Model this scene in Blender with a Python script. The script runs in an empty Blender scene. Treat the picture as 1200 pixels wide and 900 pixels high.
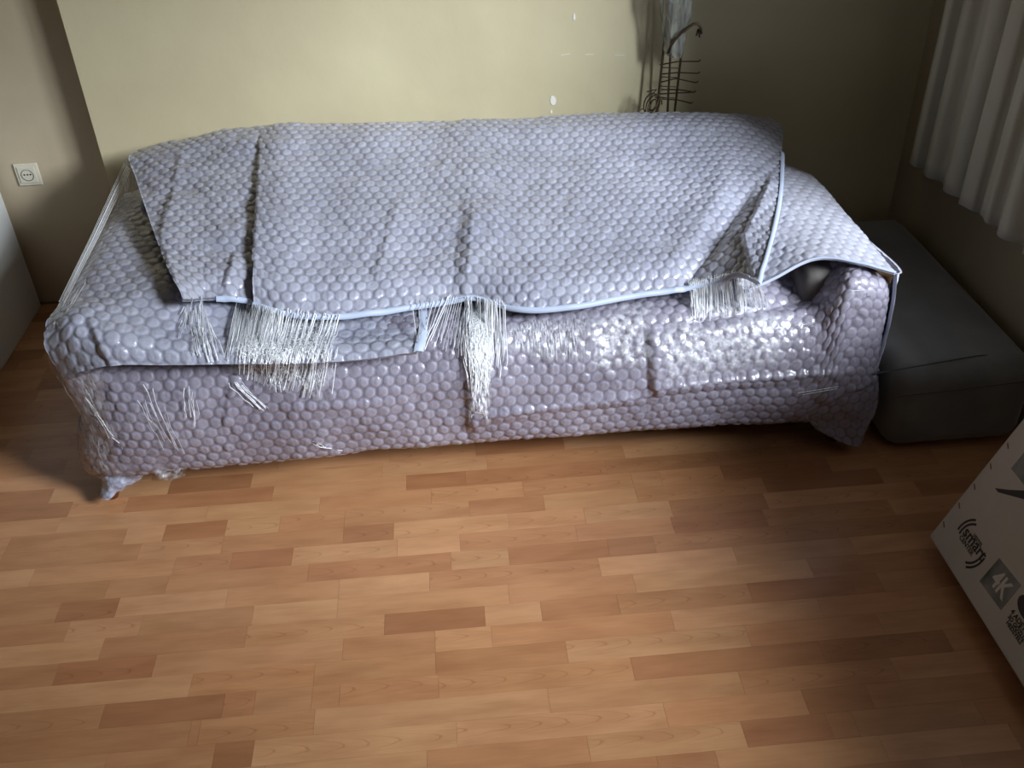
import bpy, bmesh, math, random
import numpy as np
from mathutils import Vector, Matrix
random.seed(7)
RNG = np.random.RandomState(11)
PI = math.pi
SC = bpy.context.scene
COL = SC.collection

# ------------------------------------------------------------------ camera
F_PX = 1130.0; PITCH = 0.616108; ROLL = -0.0351994; YAW = 0.0655757
CAM = np.array([0.0, 0.0, 1.75])
_fw = np.array([math.sin(YAW)*math.cos(PITCH), math.cos(YAW)*math.cos(PITCH), -math.sin(PITCH)])
_rt = np.array([math.cos(YAW), -math.sin(YAW), 0.0]); _up = np.cross(_rt, _fw)
RT = math.cos(ROLL)*_rt + math.sin(ROLL)*_up
UP = -math.sin(ROLL)*_rt + math.cos(ROLL)*_up
FW = _fw
cam = bpy.data.cameras.new('camera'); cam_ob = bpy.data.objects.new('camera', cam); COL.objects.link(cam_ob)
cam.sensor_width = 36.0; cam.lens = F_PX/1200.0*36.0; cam.clip_start = 0.02
M4 = Matrix.Identity(4)
for i in range(3):
    M4[i][0] = RT[i]; M4[i][1] = UP[i]; M4[i][2] = -FW[i]; M4[i][3] = CAM[i]
cam_ob.matrix_world = M4
SC.camera = cam_ob

# surveying helpers: a point of the photograph on a known plane -> metres in the room
def ray(x, y): return (x-600)*RT-(y-450)*UP+F_PX*FW
def onz(x, y, z=0.0): d = ray(x, y); return CAM+d*(z-CAM[2])/d[2]
def ony(x, y, Y): d = ray(x, y); return CAM+d*Y/d[1]
def onx(x, y, X): d = ray(x, y); return CAM+d*X/d[0]

# ------------------------------------------------------------------ light, world, exposure
SC.view_settings.view_transform = 'Standard'; SC.view_settings.look = 'None'
SC.view_settings.gamma = 1.0; SC.view_settings.use_curve_mapping = False
SC.view_settings.exposure = -0.12
W = bpy.data.worlds.new('world'); SC.world = W; W.use_nodes = True
W.node_tree.nodes['Background'].inputs[0].default_value = (0.62, 0.74, 1.0, 1)
W.node_tree.nodes['Background'].inputs[1].default_value = 0.22

def area(name, loc, target, sx, sy, power, col):
    L = bpy.data.lights.new(name, 'AREA'); L.shape = 'RECTANGLE'; L.size = sx; L.size_y = sy
    L.energy = power; L.color = col
    o = bpy.data.objects.new(name, L); COL.objects.link(o); o.location = loc
    o.rotation_euler = (Vector(target)-Vector(loc)).to_track_quat('-Z', 'Y').to_euler()
    return o
WIN = dict(y0=-0.1, y1=1.90, z0=0.78, z1=2.35)     # the window opening in the right wall, beside the viewer
area('sky_patch_light', (5.2, -1.9, 3.9), (0.3, 2.2, 0.5), 2.3, 1.9, 1430, (0.86, 0.93, 1.0))
area('window_light', (1.86, 0.85, 1.6), (0.3, 1.5, 0.6), 1.6, 1.3, 5, (0.80, 0.88, 1.0))

# ------------------------------------------------------------------ materials
def mat(name, rgb, rough=0.6, **kw):
    m = bpy.data.materials.new(name); m.use_nodes = True
    b = m.node_tree.nodes['Principled BSDF']
    b.inputs['Base Color'].default_value = (*rgb, 1); b.inputs['Roughness'].default_value = rough
    for k, v in kw.items():
        b.inputs[k.replace('_', ' ')].default_value = v
    return m
def nodes(m): return m.node_tree.nodes, m.node_tree.links, m.node_tree.nodes['Principled BSDF']
def N(m, t, **kw):
    n = m.node_tree.nodes.new(t)
    for k, v in kw.items(): setattr(n, k, v)
    return n
def add_noise_bump(m, scale, strength, dist, detail=4, stretch=None):
    nd, ln, b = nodes(m)
    tc = N(m, 'ShaderNodeNewGeometry'); mp = N(m, 'ShaderNodeMapping')
    ln.new(tc.outputs['Position'], mp.inputs['Vector'])
    if stretch: mp.inputs['Scale'].default_value = stretch
    nz = N(m, 'ShaderNodeTexNoise'); nz.inputs['Scale'].default_value = scale; nz.inputs['Detail'].default_value = detail
    ln.new(mp.outputs[0], nz.inputs['Vector'])
    bp = N(m, 'ShaderNodeBump'); bp.inputs['Strength'].default_value = strength; bp.inputs['Distance'].default_value = dist
    ln.new(nz.outputs['Fac'], bp.inputs['Height']); ln.new(bp.outputs[0], b.inputs['Normal'])
    return nz, bp
def add_color_noise(m, c1, c2, scale, lo=0.35, hi=0.65, stretch=(1, 1, 1)):
    nd, ln, b = nodes(m)
    tc = N(m, 'ShaderNodeNewGeometry'); mp = N(m, 'ShaderNodeMapping'); mp.inputs['Scale'].default_value = stretch
    ln.new(tc.outputs['Position'], mp.inputs['Vector'])
    nz = N(m, 'ShaderNodeTexNoise'); nz.inputs['Scale'].default_value = scale; nz.inputs['Detail'].default_value = 5
    ln.new(mp.outputs[0], nz.inputs['Vector'])
    r = N(m, 'ShaderNodeValToRGB'); r.color_ramp.elements[0].position = lo; r.color_ramp.elements[1].position = hi
    r.color_ramp.elements[0].color = (*c1, 1); r.color_ramp.elements[1].color = (*c2, 1)
    ln.new(nz.outputs['Fac'], r.inputs[0]); ln.new(r.outputs[0], b.inputs['Base Color'])
    return r

M = {}
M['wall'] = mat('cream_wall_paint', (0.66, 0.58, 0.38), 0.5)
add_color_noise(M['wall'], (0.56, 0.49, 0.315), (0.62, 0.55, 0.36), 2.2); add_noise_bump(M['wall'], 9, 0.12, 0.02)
M['wall_dim'] = mat('shade_darkened_wall_paint', (0.50, 0.42, 0.29), 0.6)  # wall paint darkened to stand in for shade and cut the bounce
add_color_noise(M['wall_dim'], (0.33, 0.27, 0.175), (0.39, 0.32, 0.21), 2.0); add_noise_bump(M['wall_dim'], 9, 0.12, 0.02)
M['wall_brown'] = mat('dimmed_brownish_wall_paint', (0.47, 0.39, 0.27), 0.5)  # wall paint darkened and browned for the weaker light in the left recess
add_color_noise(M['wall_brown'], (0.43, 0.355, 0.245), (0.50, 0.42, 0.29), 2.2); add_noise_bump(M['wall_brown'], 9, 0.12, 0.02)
M['chip'] = mat('bare_plaster', (0.85, 0.83, 0.76), 0.8)
M['subfloor'] = mat('dark_floor_joint', (0.20, 0.115, 0.07), 0.8)
M['ceiling'] = mat('white_ceiling_paint', (0.7, 0.68, 0.6), 0.8)
M['white'] = mat('white_lacquer', (0.62, 0.63, 0.62), 0.35)
add_noise_bump(M['white'], 60, 0.05, 0.004)
M['plate'] = mat('ivory_plastic', (0.62, 0.58, 0.47), 0.35)
M['black'] = mat('black_plastic', (0.012, 0.012, 0.012), 0.5)
M['frame_white'] = mat('white_window_frame', (0.75, 0.75, 0.73), 0.4)
M['legwood'] = mat('red_brown_varnished_wood', (0.17, 0.045, 0.018), 0.3, Coat_Weight=0.4)
M['iron'] = mat('dark_wrought_metal', (0.10, 0.07, 0.045), 0.45, Metallic=0.7)
M['board'] = mat('cardboard', (0.46, 0.27, 0.12), 0.8)
M['curtain'] = mat('ivory_curtain_fabric', (0.56, 0.53, 0.43), 0.85)
add_noise_bump(M['curtain'], 420, 0.25, 0.002, stretch=(1, 1, 0.3))
M['suede'] = mat('dark_grey_suede', (0.17, 0.165, 0.155), 0.9, Sheen_Weight=0.4)
add_color_noise(M['suede'], (0.10, 0.096, 0.088), (0.155, 0.15, 0.135), 6)
M['seam'] = mat('dark_seam_thread', (0.05, 0.05, 0.05), 0.9)
M['carton'] = mat('white_printed_carton', (0.55, 0.53, 0.48), 0.7)
add_color_noise(M['carton'], (0.48, 0.455, 0.39), (0.53, 0.505, 0.44), 5); add_noise_bump(M['carton'], 30, 0.1, 0.004)
M['ink'] = mat('black_ink', (0.035, 0.028, 0.022), 0.6)
M['ink_brown'] = mat('brown_staple', (0.22, 0.07, 0.04), 0.5)
M['ink_grey'] = mat('grey_print', (0.16, 0.16, 0.15), 0.6)
add_color_noise(M['ink_grey'], (0.07, 0.085, 0.07), (0.26, 0.26, 0.24), 16, 0.35, 0.62, (1, 1, 0.5))
M['ink_light'] = mat('pale_print', (0.62, 0.60, 0.54), 0.6)

def bubble_mat(name, c1, c2, coat, crough, bump=0.35, cellmix=1.0):
    m = mat(name, c1, 0.42, Coat_Weight=coat, Coat_Roughness=crough)
    rr = add_color_noise(m, c1, c2, 5.0, 0.3, 0.7)
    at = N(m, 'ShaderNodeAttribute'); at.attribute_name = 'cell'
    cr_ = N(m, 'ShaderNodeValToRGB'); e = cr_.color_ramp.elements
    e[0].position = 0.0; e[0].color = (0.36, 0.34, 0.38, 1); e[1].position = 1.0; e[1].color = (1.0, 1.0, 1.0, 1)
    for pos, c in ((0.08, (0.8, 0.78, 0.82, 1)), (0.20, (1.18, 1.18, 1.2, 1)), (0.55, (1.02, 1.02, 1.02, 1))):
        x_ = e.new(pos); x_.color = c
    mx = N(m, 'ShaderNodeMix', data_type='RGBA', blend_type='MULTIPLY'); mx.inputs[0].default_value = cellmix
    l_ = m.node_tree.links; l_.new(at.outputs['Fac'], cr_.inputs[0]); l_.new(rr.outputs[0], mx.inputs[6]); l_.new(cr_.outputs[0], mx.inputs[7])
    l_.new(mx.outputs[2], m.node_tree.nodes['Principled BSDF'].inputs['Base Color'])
    nz, bp = add_noise_bump(m, 55, bump, 0.006, 6)
    ln = m.node_tree.links; ln.new(bp.outputs[0], m.node_tree.nodes['Principled BSDF'].inputs['Coat Normal'])
    return m
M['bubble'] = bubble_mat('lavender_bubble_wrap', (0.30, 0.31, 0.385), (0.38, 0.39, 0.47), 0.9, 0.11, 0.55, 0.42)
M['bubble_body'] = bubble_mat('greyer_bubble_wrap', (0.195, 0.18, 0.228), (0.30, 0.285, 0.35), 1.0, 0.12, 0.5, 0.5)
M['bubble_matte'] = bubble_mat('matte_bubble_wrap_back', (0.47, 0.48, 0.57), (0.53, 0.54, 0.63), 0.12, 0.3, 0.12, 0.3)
M['foam'] = mat('pale_blue_foam_edge', (0.42, 0.48, 0.62), 0.5)
M['core'] = mat('wrapped_upholstery', (0.10, 0.09, 0.085), 0.6)
M['strand'] = mat('stretched_film_strand', (0.93, 0.95, 0.98), 0.2, Coat_Weight=1.0, Coat_Roughness=0.15)
def film_mat(name, fac, rough, scale, tint=(0.9, 0.92, 0.97), bump=0.8, stretch=(1, 1, 1), use_feather=True):
    m = bpy.data.materials.new(name); m.use_nodes = True
    nt = m.node_tree; nt.nodes.clear(); ln = nt.links
    out = nt.nodes.new('ShaderNodeOutputMaterial'); mix = nt.nodes.new('ShaderNodeMixShader')
    tr = nt.nodes.new('ShaderNodeBsdfTransparent'); pb = nt.nodes.new('ShaderNodeBsdfPrincipled')
    pb.inputs['Base Color'].default_value = (*tint, 1); pb.inputs['Roughness'].default_value = rough
    pb.inputs['Coat Weight'].default_value = 1.0; pb.inputs['Coat Roughness'].default_value = rough*0.7
    geo = nt.nodes.new('ShaderNodeNewGeometry'); mp = nt.nodes.new('ShaderNodeMapping'); mp.inputs['Scale'].default_value = stretch
    nz = nt.nodes.new('ShaderNodeTexNoise'); nz.inputs['Scale'].default_value = scale; nz.inputs['Detail'].default_value = 6
    ln.new(geo.outputs['Position'], mp.inputs[0]); ln.new(mp.outputs[0], nz.inputs['Vector'])
    bp = nt.nodes.new('ShaderNodeBump'); bp.inputs['Strength'].default_value = bump; bp.inputs['Distance'].default_value = 0.01
    ln.new(nz.outputs['Fac'], bp.inputs['Height']); ln.new(bp.outputs[0], pb.inputs['Normal']); ln.new(bp.outputs[0], pb.inputs['Coat Normal'])
    r = nt.nodes.new('ShaderNodeMapRange'); r.inputs['From Min'].default_value = 0.40; r.inputs['From Max'].default_value = 0.68
    r.inputs['To Min'].default_value = 0.02; r.inputs['To Max'].default_value = fac
    ln.new(nz.outputs['Fac'], r.inputs['Value'])
    fe = nt.nodes.new('ShaderNodeAttribute'); fe.attribute_name = 'feather'; mu = nt.nodes.new('ShaderNodeMath'); mu.operation = 'MULTIPLY'
    ln.new(r.outputs[0], mu.inputs[0])
    if use_feather: ln.new(fe.outputs['Fac'], mu.inputs[1])
    else: mu.inputs[1].default_value = 1.0
    ln.new(mu.outputs[0], mix.inputs[0]); ln.new(tr.outputs[0], mix.inputs[1]); ln.new(pb.outputs[0], mix.inputs[2])
    ln.new(mix.outputs[0], out.inputs[0])
    return m
M['film'] = film_mat('crinkled_film_and_glints', 0.5, 0.14, 55)  # clear film; its pale patches also paint highlights on the wrap
M['film_highlight'] = film_mat('white_highlight_film', 1.0, 0.2, 70, (0.95, 0.97, 1.0), 0.9, stretch=(3, 3, 0.8))  # film with specular glare put into its white base colour
M['film_streak'] = film_mat('clear_streaky_film', 0.6, 0.15, 40, stretch=(6, 2, 0.6))
M['film_bag'] = film_mat('milky_plastic_bag', 1.0, 0.25, 30, (0.36, 0.37, 0.32), 0.7, (2, 2, 0.5), False)
M['film_bag'].node_tree.nodes['Map Range'].inputs['To Min'].default_value = 0.45

# laminate: grain along x, tone from the object's own colour
m = mat('beech_laminate', (0.6, 0.34, 0.19), 0.32); M['laminate'] = m
nd, ln, b = nodes(m)
oi = N(m, 'ShaderNodeObjectInfo'); geo = N(m, 'ShaderNodeNewGeometry')
off = N(m, 'ShaderNodeVectorMath', operation='SCALE'); off.inputs[0].default_value = (17, 31, 5)
ln.new(oi.outputs['Random'], off.inputs['Scale'])
addv = N(m, 'ShaderNodeVectorMath', operation='ADD'); ln.new(geo.outputs['Position'], addv.inputs[0]); ln.new(off.outputs[0], addv.inputs[1])
def stretched(sc):
    mp = N(m, 'ShaderNodeMapping'); mp.inputs['Scale'].default_value = sc; ln.new(addv.outputs[0], mp.inputs[0]); return mp
fine = N(m, 'ShaderNodeTexNoise'); fine.inputs['Scale'].default_value = 1; fine.inputs['Detail'].default_value = 6
ln.new(stretched((14, 190, 40)).outputs[0], fine.inputs['Vector'])
soft = N(m, 'ShaderNodeTexNoise'); soft.inputs['Scale'].default_value = 1; soft.inputs['Detail'].default_value = 3
ln.new(stretched((7, 28, 10)).outputs[0], soft.inputs['Vector'])
def mth(op, x, y=None):
    n = N(m, 'ShaderNodeMath', operation=op)
    for i, v in enumerate((x, y)):
        if v is None: continue
        if isinstance(v, (int, float)): n.inputs[i].default_value = v
        else: ln.new(v, n.inputs[i])
    return n.outputs[0]
tco = N(m, 'ShaderNodeTexCoord'); sl = N(m, 'ShaderNodeSeparateXYZ'); ln.new(tco.outputs['Object'], sl.inputs[0])
sw = N(m, 'ShaderNodeSeparateXYZ'); ln.new(geo.outputs['Position'], sw.inputs[0])
vv = mth('ADD', sl.outputs['Y'], mth('MULTIPLY', mth('SUBTRACT', oi.outputs['Random'], 0.5), 0.5))
arch = mth('MULTIPLY', mth('MULTIPLY', vv, vv), 0.95)
wob_ = mth('MULTIPLY', soft.outputs['Fac'], 0.10)
ph = mth('ADD', mth('MULTIPLY', mth('ADD', mth('ADD', sw.outputs['X'], arch), wob_), 15.0), mth('MULTIPLY', oi.outputs['Random'], 40.0))
fr_ = mth('FRACT', ph)
line = mth('SUBTRACT', 1.0, mth('MULTIPLY', mth('MINIMUM', fr_, mth('MULTIPLY', mth('SUBTRACT', 1.0, fr_), 3.0)), 9.0))
line = mth('MAXIMUM', line, 0.0)
pick = mth('GREATER_THAN', mth('FRACT', mth('MULTIPLY', oi.outputs['Random'], 7.31)), 0.6)
edge_ = mth('MAXIMUM', mth('SUBTRACT', 1.0, mth('MULTIPLY', mth('MULTIPLY', vv, vv), 5.0)), 0.0)
fig_o = mth('MULTIPLY', mth('MULTIPLY', line, pick), edge_)
hsv = N(m, 'ShaderNodeMix', data_type='RGBA', blend_type='MULTIPLY'); hsv.inputs[0].default_value = 1.0
ln.new(oi.outputs['Color'], hsv.inputs[6])
gr = N(m, 'ShaderNodeValToRGB'); gr.color_ramp.elements[0].position = 0.25; gr.color_ramp.elements[0].color = (0.94, 0.92, 0.91, 1)
gr.color_ramp.elements[1].position = 0.75; gr.color_ramp.elements[1].color = (1.06, 1.05, 1.04, 1)
ln.new(fine.outputs['Fac'], gr.inputs[0]); ln.new(gr.outputs[0], hsv.inputs[7])
mx2 = N(m, 'ShaderNodeMix', data_type='RGBA', blend_type='MULTIPLY'); mx2.inputs[0].default_value = 1.0
sr = N(m, 'ShaderNodeValToRGB'); sr.color_ramp.elements[0].position = 0.3; sr.color_ramp.elements[0].color = (0.88, 0.83, 0.80, 1)
sr.color_ramp.elements[1].position = 0.62; sr.color_ramp.elements[1].color = (1.05, 1.05, 1.05, 1)
ln.new(soft.outputs['Fac'], sr.inputs[0]); ln.new(hsv.outputs[2], mx2.inputs[6]); ln.new(sr.outputs[0], mx2.inputs[7])
mx3 = N(m, 'ShaderNodeMix', data_type='RGBA', blend_type='MULTIPLY'); mx3.inputs[7].default_value = (0.62, 0.48, 0.40, 1)
fm = N(m, 'ShaderNodeMath', operation='MULTIPLY'); fm.inputs[1].default_value = 0.6; ln.new(fig_o, fm.inputs[0])
ln.new(fm.outputs[0], mx3.inputs[0]); ln.new(mx2.outputs[2], mx3.inputs[6])
ln.new(mx3.outputs[2], b.inputs['Base Color'])
bp = N(m, 'ShaderNodeBump'); bp.inputs['Strength'].default_value = 0.02; bp.inputs['Distance'].default_value = 0.0005
ln.new(fine.outputs['Fac'], bp.inputs['Height']); ln.new(bp.outputs[0], b.inputs['Normal'])

# ------------------------------------------------------------------ object helpers
def link(name, me, m, parent=None):
    o = bpy.data.objects.new(name, me); COL.objects.link(o)
    if m is not None and not me.materials: me.materials.append(m)
    if parent is not None: o.parent = parent
    return o
def obj(name, bm, m, parent=None, smooth=False):
    me = bpy.data.meshes.new(name); bm.normal_update(); bm.to_mesh(me); bm.free()
    if smooth: me.polygons.foreach_set('use_smooth', [True]*len(me.polygons))
    return link(name, me, m, parent)
def pydata(name, v, f, m, parent=None, smooth=False):
    me = bpy.data.meshes.new(name); me.from_pydata([tuple(map(float, p)) for p in v], [], f); me.update()
    if smooth: me.polygons.foreach_set('use_smooth', [True]*len(me.polygons))
    return link(name, me, m, parent)
def thing(name, label, cat, loc=(0, 0, 0), group=None):
    o = bpy.data.objects.new(name, None); COL.objects.link(o); o.empty_display_size = 0.1
    o.location = loc; o['label'] = label; o['category'] = cat
    if group: o['group'] = group
    return o
def tag(o, label, cat, group=None):
    o['label'] = label; o['category'] = cat
    if group: o['group'] = group
    return o
def struct(o): o['kind'] = 'structure'; return o
def box_bm(x0, x1, y0, y1, z0, z1, bev=0.0, seg=2, bm=None):
    b = bmesh.new()
    bmesh.ops.create_cube(b, size=1.0)
    for v in b.verts:
        v.co = Vector(((x0+x1)/2+v.co.x*(x1-x0), (y0+y1)/2+v.co.y*(y1-y0), (z0+z1)/2+v.co.z*(z1-z0)))
    if bev > 0: bmesh.ops.bevel(b, geom=list(b.edges), offset=bev, segments=seg, profile=0.5, affect='EDGES')
    if bm is not None:
        me = bpy.data.meshes.new('tmp'); b.to_mesh(me); b.free(); bm.from_mesh(me); bpy.data.meshes.remove(me); return bm
    return b
def tube(bm, pts, r, seg=6, closed_ends=True, r2=None):
    pts = [Vector(tuple(map(float, p))) for p in pts]; rings = []
    n = len(pts)
    for i, p in enumerate(pts):
        t = (pts[min(i+1, n-1)]-pts[max(i-1, 0)]).normalized()
        a = t.cross(Vector((0.13, 0.31, 0.94)));
        if a.length < 1e-3: a = t.cross(Vector((1, 0, 0)))
        a.normalize(); c = t.cross(a)
        rr = r if r2 is None else r+(r2-r)*i/(n-1)
        rings.append([bm.verts.new(p+a*rr*math.cos(2*PI*k/seg)+c*rr*math.sin(2*PI*k/seg)) for k in range(seg)])
    for i in range(n-1):
        for k in range(seg):
            bm.faces.new((rings[i][k], rings[i][(k+1) % seg], rings[i+1][(k+1) % seg], rings[i+1][k]))
    if closed_ends:
        bm.faces.new(rings[0][::-1]); bm.faces.new(rings[-1])
    return bm

# ------------------------------------------------------------------ room shell
def slab(name, x0, x1, y0, y1, z0, z1, m, parent=None):
    o = obj(name, box_bm(x0, x1, y0, y1, z0, z1), m, parent)
    return struct(o) if parent is None else o
XR = 1.60; XL = -2.6; YB = 3.10; YB2 = 3.20; XC = -1.11; YF = -1.6; ZC = 2.6
wall_back = slab('wall_back', XC, XR+0.3, YB, YB+0.35, 0, ZC, M['wall'])
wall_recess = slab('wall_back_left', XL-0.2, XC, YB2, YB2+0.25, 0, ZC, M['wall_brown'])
slab('wall_left', XL-0.2, XL, YF, YB2, 0, ZC, M['wall'])
wy0, wy1, wz0, wz1 = WIN['y0'], WIN['y1'], WIN['z0'], WIN['z1']
wr = bmesh.new()
for a in [(XR, XR+0.22, wy1, YB, 0, ZC), (XR, XR+0.22, YF, wy0, 0, ZC), (XR, XR+0.22, wy0, wy1, 0, wz0), (XR, XR+0.22, wy0, wy1, wz1, ZC)]:
    box_bm(*a, bm=wr)
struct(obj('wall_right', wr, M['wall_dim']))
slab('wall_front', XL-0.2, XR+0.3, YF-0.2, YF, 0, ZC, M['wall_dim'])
slab('ceiling', XL-0.2, XR+0.3, YF-0.2, YB2+0.25, ZC, ZC+0.1, M['ceiling'])
fr = bmesh.new()
for a in [(XR+0.10, XR+0.16, wy0, wy1, wz0, wz0+0.05), (XR+0.10, XR+0.16, wy0, wy1, wz1-0.05, wz1), (XR+0.10, XR+0.16, wy0, wy0+0.05, wz0+0.05, wz1-0.05),
          (XR+0.10, XR+0.16, wy1-0.05, wy1, wz0+0.05, wz1-0.05), (XR+0.10, XR+0.16, 0.88, 0.93, wz0+0.05, wz1-0.05)]:
    box_bm(*a, bm=fr)
struct(obj('window_1', fr, M['frame_white']))
# plaster chips and a hairline on the back wall
def chip(cx, cy, w, h, k):
    rs = random.Random(k); pts = []
    for i in range(9):
        a = 2*PI*i/9; r = 0.75+0.4*rs.random()
        pts.append(ony(cx+w*r*math.cos(a), cy+h*r*math.sin(a), YB-0.0015))
    c = np.mean(pts, axis=0); n = len(pts)
    v = [p for p in pts]+[p+np.array([0, 0.003, 0]) for p in pts]+[c]
    f = [(i, (i+1) % n, 2*n) for i in range(n)]+[(i, i+n, (i+1) % n+n, (i+1) % n) for i in range(n)]
    return pydata('plaster_chip', v, f, M['chip'], wall_back)
for i, (cx, cy, w, h) in enumerate([(648, 118, 3.5, 6), (647, 141, 5, 4.5), (673, 20, 1.2, 5), (646, 131, 1.6, 2)]): chip(cx, cy, w, h, i)
hl = bmesh.new()
for a, b_ in [((657, 65), (668, 63)), ((686, 64), (696, 64)), ((720, 64.5), (732, 65))]:
    tube(hl, [ony(*a, YB-0.0005), ony(*b_, YB-0.0005)], 0.0009, 4)
obj('plaster_ridge', hl, M['chip'], wall_back)

# floor: a dark base and laminate strips laid in rows
floor = slab('floor', XL-0.2, XR+0.3, YF, YB2+0.25, -0.06, -0.0014, M['subfloor'])
PITCHY = 0.0622; Y0 = 1.567
TONES = {'d': (0.345, 0.155, 0.070), 'm': (0.42, 0.205, 0.095), 'l': (0.485, 0.255, 0.124), 'n': (0.45, 0.228, 0.108), 'r': (0.375, 0.175, 0.080)}
KNOWN = {
 0: [(-1.16, -.865, 'l'), (-.865, -.537, 'm'), (-.537, -.217, 'n'), (-.217, .018, 'd'), (.018, .151, 'l'), (.151, .335, 'r'), (.335, .652, 'm'), (.652, .90, 'd'), (.90, .97, 'r'), (.97, 1.3, 'n')],
 -1: [(-1.3, -.95, 'm'), (-.95, -.733, 'd'), (-.733, -.31, 'n'), (-.31, -.10, 'm'), (-.10, .03, 'n'), (.03, .45, 'm'), (.45, .80, 'l'), (.80, 1.1, 'm')],
 -2: [(-1.15, -.64, 'l'), (-.64, -.37, 'm'), (-.37, -.10, 'm'), (-.10, .195, 'r'), (.195, .61, 'l'), (.61, .92, 'm'), (.92, 1.15, 'n')],
 -3: [(-1.15, -.817, 'm'), (-.817, -.56, 'd'), (-.56, -.493, 'r'), (-.493, -.37, 'n'), (-.37, -.31, 'm'), (-.31, -.095, 'm'), (-.095, .333, 'm'), (.333, .76, 'r'), (.76, 1.05, 'd'), (1.05, 1.3, 'm')],
 -4: [(-1.1, -.62, 'm'), (-.62, -.60, 'r'), (-.60, -.36, 'm'), (-.36, .14, 'l'), (.14, .56, 'n'), (.56, .9, 'm'), (.9, 1.2, 'n')],
 -5: [(-1.1, -.78, 'n'), (-.78, -.56, 'm'), (-.56, -.48, 'd'), (-.48, -.06, 'l'), (-.06, .38, 'l'), (.38, .68, 'm'), (.68, .82, 'd'), (.82, 1.15, 'm')],
 -6: [(-.9, -.45, 'n'), (-.45, -.123, 'l'), (-.123, .207, 'm'), (.207, .53, 'l'), (.53, .71, 'd'), (.71, .765, 'r'), (.765, 1.03, 'm'), (1.03, 1.3, 'r')],
 -7: [(-.5, -.2, 'n'), (-.2, .08, 'l'), (.08, .34, 'r'), (.34, .46, 'r'), (.46, .8, 'n')],
 1: [(-1.2, -.96, 'm'), (-.96, -.79, 'l'), (-.79, -.53, 'n'), (-.53, -.33, 'l'), (-.33, .08, 'n'), (.08, .385, 'm'), (.385, .82, 'l'), (.82, 1.1, 'm')],
 2: [(-1.3, -1.0, 'n'), (-1.0, -.86, 'r'), (-.86, -.60, 'l'), (-.60, -.33, 'n'), (-.33, -.11, 'l'), (-.11, .31, 'm'), (.31, .65, 'l'), (.65, .95, 'n')],
 3: [(-1.2, -.90, 'm'), (-.90, -.755, 'n'), (-.755, -.41, 'm'), (-.41, -.055, 'r'), (-.055, .09, 'l'), (.09, .342, 'd'), (.342, .46, 'r'), (.46, .80, 'm'), (.80, 1.1, 'r')],
 4: [(-1.1, -.75, 'n'), (-.75, -.608, 'm'), (-.608, -.455, 'd'), (-.455, -.19, 'l'), (-.19, -.03, 'l'), (-.03, .27, 'm'), (.27, .52, 'm'), (.52, .765, 'd'), (.765, 1.1, 'n')],
 5: [(-1.2, -.85, 'm'), (-.85, -.64, 'n'), (-.64, -.33, 'm'), (-.33, -.20, 'r'), (-.20, .1, 'l'), (.1, .30, 'n'), (.30, .53, 'l'), (.53, .785, 'r'), (.785, 1.2, 'l')],
 6: [(-1.2, -.90, 'm'), (-.90, -.80, 'l'), (-.80, -.64, 'd'), (-.64, -.50, 'l'), (-.50, -.33, 'm'), (-.33, 0, 'n'), (0, .2, 'm'), (.2, .45, 'l'), (.45, .8, 'm')],
 7: [(-.7, -.4, 'l'), (-.4, -.1, 'm'), (-.1, .15, 'n'), (.15, .45, 'm'), (.45, .53, 'n'), (.53, .70, 'm'), (.70, 1.0, 'd'), (1.0, 1.3, 'm')],
}
unit = bpy.data.meshes.new('strip')
ub = box_bm(-0.5, 0.5, -0.5, 0.5, -0.5, 0.5); ub.faces.ensure_lookup_table(); ub.to_mesh(unit); ub.free(); unit.materials.append(M['laminate'])
rest = []
rs = random.Random(3)
def row_strips(k):
    known = KNOWN.get(k, [])
    out = list(known)
    lo = known[0][0] if known else None; hi = known[-1][1] if known else None
    if known:
        x = lo
        while x > XL:
            L = rs.uniform(0.16, 0.42); out.append((max(x-L, XL), x, rs.choice('mmnlnr'))); x -= L
        x = hi
    else:
        x = XL-rs.uniform(0, 0.3)
    while x < XR:
        L = rs.uniform(0.14, 0.44); out.append((max(x, XL), min(x+L, XR), rs.choice('mmnllrdn'))); x += L
    return [s for s in out if s[1]-s[0] > 0.02]
count = 0
for k in range(-22, 27):
    y1 = Y0+k*PITCHY; y0 = y1-PITCHY
    if y1 > YB2: y1 = YB2
    for (x0, x1, t) in row_strips(k):
        c = TONES[t]; j = rs.uniform(0.93, 1.07); c = tuple(min(1, q*j*rs.uniform(0.985, 1.015)) for q in c)
        lim = 0.30*y0+0.62 if y0 < 2.1 else 0
        vis = (y0 > 0.92 and y0 < 2.15 and x0 < 1.35 and x1 > -1.45) or (y0 >= 2.15 and x0 < -0.9 and x1 > -1.75)
        z0, z1 = -0.0012, rs.uniform(-0.0001, 0.0001)
        g = 0.0004
        if vis and count < 290:
            o = bpy.data.objects.new('floor_strip', unit); COL.objects.link(o); o.parent = floor
            o.location = ((x0+x1)/2, (y0+y1)/2, (z0+z1)/2); o.scale = (x1-x0-g, y1-y0-g, z1-z0); o.color = (*c, 1); count += 1
        else: rest.append((x0+g/2, x1-g/2, y0+g/2, y1-g/2, z0, z1))
rb = bmesh.new()
for a in rest:
    vs = [rb.verts.new(p) for p in ((a[0], a[2], a[5]), (a[1], a[2], a[5]), (a[1], a[3], a[5]), (a[0], a[3], a[5]))]
    rb.faces.new(vs)
o = obj('floor_strips', rb, M['laminate'], floor); o['kind'] = 'stuff'; o.color = (*TONES['m'], 1)

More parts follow.
